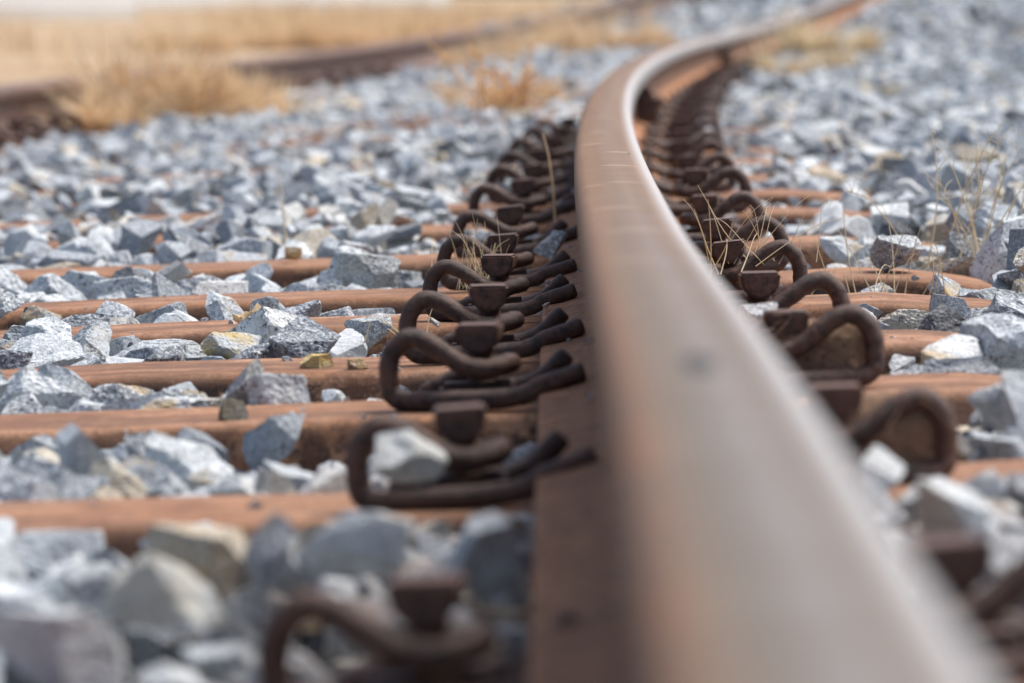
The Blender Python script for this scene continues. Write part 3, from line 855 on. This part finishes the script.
Vs, Fs, Rs, Ds = [], [], [], []
off = 0
def add_mass(v, f, rnd, dust=0.0):
    global off
    Ds.append(np.full(len(v), dust)); Vs.append(v); Fs.append(f + off); Rs.append(np.full(len(v), rnd)); off += len(v)
for k, (x, y, zc, i, size, R, t, s) in enumerate(placed):
    if k in SINGLE: continue
    i0 = int((y - HY0) / CELL); j0 = int((x - HX0) / CELL); kk = max(1, int(size * R0 * 0.9 / CELL))
    lowest = H[max(0, i0 - kk):i0 + kk + 1, max(0, j0 - kk):j0 + kk + 1].min()
    if lowest > zc + size * R0 * 0.45: continue            # wholly under other stones
    sub = 3 if (3.1 < y < 5.2 and exp_[k] > 0 and H[i0, j0] < zc + size * R0 * 0.9) else 2 if (y < 6.5 and exp_[k] > 0) else 1
    pv, pf = PROTO[sub][i]
    add_mass(pv * (size * R0) @ R.T + np.array([x, y, zc]), pf, rng.random(), dust_at(s))
print('near mass verts', off)
# farther stones
ROTS = [np.array(rand_rot(rng, 0.6)) for _ in range(200)]
def far_band(y0, y1, dens, sub, m=0.5, scl=1.0):
    area_n = int(dens * (0.115 * (y1 ** 2 - y0 ** 2) + 2 * m * (y1 - y0)))
    y = np.sqrt(rng.uniform(y0 ** 2, y1 ** 2, area_n))
    lo, hi = visible_x(y, m)
    x = rng.uniform(lo, hi)
    s, t = to_st(x, y)
    z = ballast_level(s, t) - 0.035
    d = np.abs(t[:, None] - SLEEPER_T[None, :]).min(1)
    ok = (np.abs(s) > 0.09) & (np.abs(s + 1.74) > 0.09) & (s > -2.55)
    ok &= ~((np.abs(s) < 0.24) & (d < 0.10)) & ~((np.abs(s + 1.74) < 0.24) & (d < 0.10))
    bare = (d < 0.11) & (s > -0.9) & (s < 0.42)
    ok &= ~(bare & (rng.random(len(s)) < 0.88))
    for k in np.nonzero(ok)[0]:
        i = int(rng.integers(NPROTO)); pv, pf = PROTO[sub][i]
        size = min(max(rng.lognormal(-0.03, 0.36), 0.5), 2.1) * scl
        add_mass(pv * (size * R0) @ ROTS[int(rng.integers(200))].T + np.array([x[k], y[k], z[k] + 0.030 * rng.random() ** 1.5 + 0.006 * size]), pf, rng.random())
far_band(9.5, 15, 1750, 1, scl=0.74)
far_band(15, 27, 450, 1, scl=1.05)
far_band(27, 48, 90, 1, 1.0, scl=1.8)
print('mass verts', off)
gr = obj('gravel', mesh_np('gravel', np.vstack(Vs), np.vstack(Fs), M['stone_attr'], attrs={'rnd': np.concatenate(Rs), 'rust': np.concatenate(Ds)}), bed)
tag(gr, None, None, None, 'stuff')

# grit lying on the rail foot and round the clips
Vs, Fs, Rs, Ds = [], [], [], []; off = 0
for _ in range(260):
    t = rng.uniform(2.3, 6.5); sd = -1 if rng.random() < 0.7 else 1
    s = sd * rng.uniform(0.03, 0.20)
    x, y, th = pt(s, t)
    on_foot = abs(s) < 0.072
    if on_foot and (rng.random() < 0.45): continue
    z = float(zprof(s) + rise(t))
    d = np.abs(t - SLEEPER_T).min()
    if on_foot: z += 0.012 + (0.07 - abs(s)) * 0.32 + 0.004
    elif d < 0.11: z += 0.003
    else: z -= 0.02
    i = int(rng.integers(NPROTO)); pv, pf = PROTO[2][i]
    r = rng.uniform(0.0014, 0.0048)
    if d < (0.11 if on_foot else 0.075): continue
    add_mass(pv * r @ ROTS[int(rng.integers(200))].T + np.array([x, y, z + r * 0.3]), pf, rng.random(), 0.8)
# chips and fines between the stones and on the sleeper tops
for _ in range(2600):
    y = math.sqrt(rng.uniform(2.3 ** 2, 5.6 ** 2)); lo, hi = visible_x(y, 0.1); x = rng.uniform(lo, hi)
    i0 = int((y - HY0) / CELL); j0 = int((x - HX0) / CELL)
    if blocked[i0, j0]: continue
    if on_sleeper[i0, j0] and rng.random() < 0.9: continue
    r = rng.uniform(0.0016, 0.0060) * (0.6 if on_sleeper[i0, j0] else 1.0)
    i = int(rng.integers(NPROTO)); pv, pf = PROTO[1][i]
    add_mass(pv * r @ ROTS[int(rng.integers(200))].T + np.array([x, y, (STOP[i0, j0] if on_sleeper[i0, j0] else min(H[i0, j0], LEV[i0, j0] - 0.004)) + r * 0.3]), pf, rng.random(), 0.3 * rng.random())
grit = obj('grit', mesh_np('grit', np.vstack(Vs), np.vstack(Fs), M['stone_attr'], attrs={'rnd': np.concatenate(Rs), 'rust': np.concatenate(Ds)}), bed)
tag(grit, None, None, None, 'stuff')

# ------------------------------------------------------------------ dried mud caked in two of the right-hand clips
def mud_clump(t, w, h, label, seed):
    r = np.random.default_rng(seed)
    d, f = ICO[4]
    fr = r.normal(size=(14, 3)) * np.linspace(2, 11, 14)[:, None]; ph = r.uniform(0, 6.3, 14)
    n = sum(np.sin(d @ fr[i] + ph[i]) / (1 + 0.35 * i) for i in range(14)) / 4
    v = np.sign(d) * np.abs(d) ** 0.75 * (1 + 0.16 * n[:, None])
    v = v / np.abs(v).max(0)
    v = v * np.array([w / 2, 0.024, h / 2]) + np.array([0.060, 0.004, h / 2 - 0.006])
    o = obj('mud_clump', mesh_np('mud_clump', v, f, M['mud'], smooth=True))
    s = 0.0705
    o.matrix_world = frame_at(s, t, 0.05, float(zprof(s) + rise(t)))
    tag(o, label, 'mud', 'mud caked in the right clips')
    # dead roots hanging in it
    Vv, Ff = [], []; k = 0
    for q in range(14):
        a = np.array([r.uniform(0.02, 0.105), r.uniform(-0.024, -0.018), r.uniform(0.02, h)])
        p = catmull([a, a + r.normal(size=3) * 0.006 + np.array([0, -0.002, -0.008]), a + np.array([r.normal() * 0.008, -0.002, -0.02])], 3)
        tv, tf = tube(p, 0.0005, 3, cap=False)
        Vv.append(tv); Ff += [tuple(i + k for i in g) for g in tf]; k += len(tv)
    obj('roots', mesh_np('roots', np.vstack(Vv), Ff, M['mud']), o)
mud_clump(SLEEPER_T[1], 0.112, 0.060, 'dried brown mud filling the lower right clip', 4)
mud_clump(SLEEPER_T[2], 0.108, 0.060, 'dried brown mud filling the upper of two choked right clips', 8)

# ------------------------------------------------------------------ dry grass
def tuft_mesh(name, n, height, spread, width, mat, seed, lean=0.75, droop=0.8):
    r = np.random.default_rng(seed); V = []; F = []; A = []
    nc = max(4, n // 45)
    cen = [(spread * 0.5 * math.sqrt(r.random()), r.uniform(0, 2 * math.pi), r.uniform(0.35, 1.15) ** 1.3, r.uniform(0, 6.28), r.random()) for _ in range(nc)]
    for _ in range(n):
        cr, ca, ch, caz, ctone = cen[int(r.integers(nc))]
        b = np.array([cr * math.cos(ca) + r.normal() * spread * 0.05, cr * math.sin(ca) + r.normal() * spread * 0.05, -0.02])
        L = height * ch * r.uniform(0.35, 1.1)
        az = caz + r.normal() * 1.3; ln = abs(r.normal()) * lean
        dr = np.array([math.cos(az), math.sin(az), 0.0]); side = np.array([-math.sin(az), math.cos(az), 0.0])
        tw = r.uniform(0, 3.1); side = side * math.cos(tw) + dr * math.sin(tw)
        k0 = len(V); m = 5; tone = 0.5 * ctone + 0.5 * r.random()
        for q in range(m + 1):
            u = q / m
            p = b + dr * L * (ln * u * 0.7 + droop * ln * u * u) + np.array([0, 0, 1.0]) * L * (u - 0.45 * min(1.0, droop * ln) * u * u)
            wd = width * (1 - 0.8 * u) * 0.5
            V.append(p + side * wd); V.append(p - side * wd); A += [tone, tone]
        for q in range(m): F.append((k0 + 2 * q, k0 + 2 * q + 1, k0 + 2 * q + 3, k0 + 2 * q + 2))
    return mesh_np(name, V, F, mat, attrs={'rnd': A})
def tuft(x, y, z, n, height, spread, width, label, seed, group='dry grass tufts', mat='straw', **kw):
    o = obj('dry_grass_tuft', tuft_mesh('dry_grass_tuft', n, height, spread, width, M[mat], seed, **kw), loc=(x, y, z))
    tag(o, label, 'grass tuft', group)
    return o
def px_at(px, py, z):
    d = F_PX * (CAM_Z - z) / (py + 5)
    return (px - 552) / F_PX * d, d
# in front of the far rail
for (px, d, n, h, sp, lab, sd) in [
    (172, 12.6, 1100, 0.28, 0.44, 'large straw-coloured grass tuft in front of the far rail at upper left', 1),
    (108, 12.2, 260, 0.18, 0.18, 'small straw tuft at the left end of the big tuft by the far rail', 2),
    (245, 13.1, 600, 0.17, 0.34, 'low straw tuft at the right end of the big tuft by the far rail', 3)]:
    x = (px - 552) / F_PX * d
    s_, t_ = to_st(np.array([x]), np.array([d]))
    tuft(x, d, float(ballast_level(s_, t_)[0]) + 0.012, n, h, sp, 0.016, lab, sd)
for (px, py, n, h, sp, lab, sd, mt) in [
    (545, 55, 1000, 0.34, 0.6, 'low tan grass patch in the ballast between the rails, upper middle', 5, 'straw'),
    (610, 42, 600, 0.24, 0.55, 'tan grass patch beside the bend of the near rail, upper middle', 6, 'straw'),
    (505, 100, 420, 0.13, 0.34, 'low straw tuft round the twiggy dead weed, upper middle', 31, 'straw'),
    (800, 70, 420, 0.15, 0.32, 'pale grass patch right of the near rail on the bend', 7, 'pale_straw'),
    (828, 45, 380, 0.17, 0.4, 'pale grass patch farther round the bend right of the rail', 8, 'pale_straw'),
    (468, 66, 300, 0.17, 0.35, 'thin straw patch in ballast left of the twiggy weed', 9, 'straw')]:
    x, y = px_at(px, py, -0.03)
    s_, t_ = to_st(np.array([x]), np.array([y]))
    zz = float(ballast_level(s_, t_)[0]) + 0.01
    x, y = px_at(px, py, zz)
    tuft(x, y, zz, n, h, sp, 0.010, lab, sd, mat=mt)
# behind the far rail: a row of tufts, and the thin mass between them
r = np.random.default_rng(55)
labs = ['tan grass tuft behind the far rail, leftmost of the row', 'tan grass tuft behind the far rail, second of the row', 'tan grass tuft behind the far rail, third of the row', 'tan grass tuft behind the far rail, fourth of the row', 'tan grass tuft behind the far rail, fifth of the row', 'tan grass tuft behind the far rail, sixth of the row', 'tan grass tuft behind the far rail, rightmost of the row']
for k, (x, y, h) in enumerate([(-2.75, 33, 0.30), (-2.2, 35, 0.36), (-1.7, 36, 0.32), (-1.2, 38, 0.40), (-0.7, 40, 0.34), (0.0, 43, 0.36), (0.8, 46, 0.34)]):
    tuft(x, y, GZ, 1100, h, 0.7, 0.012, labs[k], 60 + k, group='grass tufts behind the far rail')
V, F = [], []
mg = np.random.default_rng(9)
Vm, Fm, Am = [], [], []; k0 = 0
for _ in range(22000):
    y = math.sqrt(mg.uniform(25 ** 2, 75 ** 2)); 
    s_off = -2.9 - abs(mg.normal()) * 6
    x, yy, _t = pt(s_off, y)
    pn = math.sin(1.3 * x + 0.21 * yy) + math.sin(2.9 * x - 0.4 * yy + 1.0) + 0.8 * math.sin(0.7 * x + 0.13 * yy + 2.0)
    if pn < mg.normal() * 0.5 + (1.5 if x / yy < -0.078 else 0.15): continue
    hgt = mg.uniform(0.08, 0.30) * (1 + 0.6 * pn / 2); a = mg.uniform(0, 6.28); ln = mg.normal() * 0.4
    sd = np.array([math.cos(a), math.sin(a), 0]) * 0.008; tp = np.array([math.cos(a + 1.5) * ln, math.sin(a + 1.5) * ln, 1.0]) * hgt
    b = np.array([x, yy, GZ - 0.01])
    Vm += [b - sd, b + sd, b + tp * 0.6 + sd * 0.6, b + tp * 0.6 - sd * 0.6, b + tp]
    Fm += [(k0, k0 + 1, k0 + 2, k0 + 3), (k0 + 3, k0 + 2, k0 + 4)]; k0 += 5; Am += [mg.random()] * 5
dg = obj('dry_grass', mesh_np('dry_grass', Vm, Fm, M['straw'], attrs={'rnd': Am}))
tag(dg, 'thin dry grass on the earth beyond the far rail', 'dry grass', None, 'stuff')

def stalks(name, base, n, length, mat, seed, label, cat, group=None, rad=0.0006, lean=0.4, spread=0.04, branch=0.0, aim=None):
    r = np.random.default_rng(seed); Vv, Ff = [], []; k = 0
    for q in range(n):
        b = np.array([r.normal() * spread, r.normal() * spread, 0.0])
        L = length * r.uniform(0.55, 1.1)
        az = r.uniform(0, 6.28) if aim is None else aim + r.normal() * 0.5
        ln = lean * r.uniform(0.3, 1.5)
        d = np.array([math.cos(az) * ln, math.sin(az) * ln, 1.0]); d /= np.linalg.norm(d)
        bend = r.normal(size=3) * 0.18 * L
        P = catmull([b, b + d * L * 0.4 + bend * 0.15, b + d * L * 0.75 + bend * 0.5, b + d * L + bend * 0.9 - np.array([0, 0, 0.08 * L])], 4)
        tv, tf = tube(P, np.linspace(rad, rad * 0.4, len(P)), 4, cap=False)
        Vv.append(tv); Ff += [tuple(i + k for i in g) for g in tf]; k += len(tv)
        nb = r.poisson(branch)
        for _ in range(nb):
            i = int(r.integers(len(P) // 3, len(P)))
            d2 = d + r.normal(size=3) * 0.7; d2 /= np.linalg.norm(d2)
            l2 = L * r.uniform(0.08, 0.28)
            P2 = catmull([P[i], P[i] + d2 * l2 * 0.5 + r.normal(size=3) * 0.05 * l2, P[i] + d2 * l2 + r.normal(size=3) * 0.12 * l2], 3)
            tv, tf = tube(P2, np.linspace(rad * 0.6, rad * 0.3, len(P2)), 3, cap=False)
            Vv.append(tv); Ff += [tuple(i + k for i in g) for g in tf]; k += len(tv)
    o = obj(name, mesh_np(name, np.vstack(Vv), Ff, M[mat]), loc=base)
    tag(o, label, cat, group)
    return o
def base_at(px, py, dep):
    return ((px - 552) / F_PX * dep, dep, CAM_Z - (py + 5) / F_PX * dep)
stalks('dry_weed', base_at(476, 288, 4.48), 26, 0.075, 'pale_straw', 1, 'wisp of pale dry grass growing up between two left clips', 'dry weed', rad=0.0005, lean=0.55, spread=0.016)
stalks('dry_weed', base_at(742, 262, 4.22), 15, 0.085, 'pale_straw', 2, 'pale dry grass stalks crossing the clips right of the rail', 'dry weed', rad=0.0005, lean=0.9, spread=0.03)
stalks('dry_weed', base_at(722, 275, 4.05), 5, 0.10, 'pale_straw', 12, 'long pale stalks leaning across a bolt head right of the rail', 'dry weed', rad=0.0007, lean=1.2, spread=0.02)
stalks('dry_weed', base_at(868, 300, 4.40), 16, 0.075, 'pale_straw', 3, 'short dry stalks beside the perched stone right of the rail', 'dry weed', rad=0.0007, lean=0.5, spread=0.035, branch=1.0)
stalks('dry_weed', base_at(970, 268, 4.75), 14, 0.145, 'pale_straw', 4, 'tall thin branching dry weed near the right edge', 'dry weed', rad=0.0009, lean=0.35, spread=0.022, branch=5.0)
stalks('dry_weed', base_at(1005, 225, 5.3), 8, 0.14, 'pale_straw', 5, 'thin arching dry weed at the right edge behind the tall one', 'dry weed', rad=0.0008, lean=0.8, spread=0.04, branch=4.0)
stalks('dry_weed', base_at(283, 243, 5.5), 2, 0.10, 'pale_straw', 6, 'single upright dry stalk left of the clips in the ballast', 'dry weed', rad=0.0010, lean=0.08, spread=0.003)
stalks('dry_weed', base_at(555, 222, 5.3), 1, 0.095, 'straw', 7, 'single dark upright stalk close to the left side of the rail', 'dry weed', rad=0.0015, lean=0.05, spread=0.001)
stalks('dry_weed', base_at(404, 340, 4.0), 5, 0.05, 'pale_straw', 8, 'few bent straws on the ballast left of the clips', 'dry weed', rad=0.0007, lean=1.3, spread=0.02)
# the twiggy weed at upper middle
stalks('twiggy_weed', base_at(508, 108, 9.4), 30, 0.15, 'twig', 21, 'orange brown twiggy dead weed in the ballast, upper middle', 'dry weed', rad=0.0040, lean=1.25, spread=0.05, branch=3.0)

# curled dead leaf on its stem, lying on the fifth sleeper
lx, ly, lz = base_at(250, 316, 4.16)
Vv, Ff = [], []
for i in range(9):
    for j in range(5):
        u = i / 8 - 0.5; v = j / 4 - 0.5
        wv = 0.011 * math.cos(u * 2.6)
        Vv.append((u * 0.033, v * wv * 2 * 0.5, 0.003 * math.sin(u * 7) + 0.012 * v * v * 4 * 0.35 + 0.0022 * math.sin(13 * u + 9 * v) + 0.0015 * math.sin(31 * u - 14 * v)))
for i in range(8):
    for j in range(4): Ff.append((i * 5 + j, (i + 1) * 5 + j, (i + 1) * 5 + j + 1, i * 5 + j + 1))
lf = obj('dead_leaf', mesh_np('dead_leaf', Vv, Ff, M['straw'], smooth=True), loc=(lx, ly, lz))
lf.rotation_euler = (0.25, -0.18, 0.1)
sol = lf.modifiers.new('thick', 'SOLIDIFY'); sol.thickness = 0.0008
tag(lf, 'curled tan dead leaf on a short stem at the fifth sleeper', 'leaf')
V, F = tube(catmull([(-0.002, -0.004, -0.0005), (-0.001, -0.006, -0.006), (0.0, -0.006, -0.013)], 4), 0.0009, 5)
obj('stem', mesh_np('stem', V, F, M['pale_straw']), lf)

# ------------------------------------------------------------------ white buildings far behind, only their feet in view
def building(name, x0, x1, y0, y1, h, label, nwin, turn=58):
    root = bpy.data.objects.new(name, None); col.objects.link(root); root.location = (0, 0, 0)
    def box(nm, a, b, mat, parent=root):
        bm = bmesh.new(); bmesh.ops.create_cube(bm, size=1.0)
        c = [(p + q) / 2 for p, q in zip(a, b)]; d = [q - p for p, q in zip(a, b)]
        for v in bm.verts: v.co = Vector((v.co.x * d[0] + c[0], v.co.y * d[1] + c[1], v.co.z * d[2] + c[2]))
        me = bpy.data.meshes.new(nm); bm.to_mesh(me); bm.free(); me.materials.append(mat)
        return obj(nm, me, parent)
    box('wall', (x0, y0, GZ - 0.1), (x1, y1, h), M['white'])
    box('plinth', (x0 - 0.03, y0 - 0.03, GZ - 0.1), (x1 + 0.03, y1 + 0.03, GZ + 0.25), M['plinth'])
    box('roof', (x0 - 0.4, y0 - 0.4, h), (x1 + 0.4, y1 + 0.4, h + 0.25), M['roof'])
    for k in range(nwin):
        cx_ = x0 + (x1 - x0) * (k + 0.5) / nwin
        w = box('window', (cx_ - 0.5, y0 - 0.02, 1.1), (cx_ + 0.5, y0 + 0.1, 2.3), M['glass'])
        box('sill', (cx_ - 0.6, y0 - 0.12, 1.02), (cx_ + 0.6, y0 + 0.05, 1.09), M['plinth'], w)
    piv = Vector((x1, y0, 0))
    root.matrix_world = Matrix.Translation(piv) @ Matrix.Rotation(math.radians(turn), 4, 'Z') @ Matrix.Translation(-piv)
    tag(root, label, 'building')
building('white_building', -19.0, -7.45, 80, 88, 3.6, 'white walled building at the top left corner, only its foot showing', 4)
building('white_building', -22.0, -3.4, 150, 160, 4.2, 'distant white building along the top edge behind the dry grass', 6)
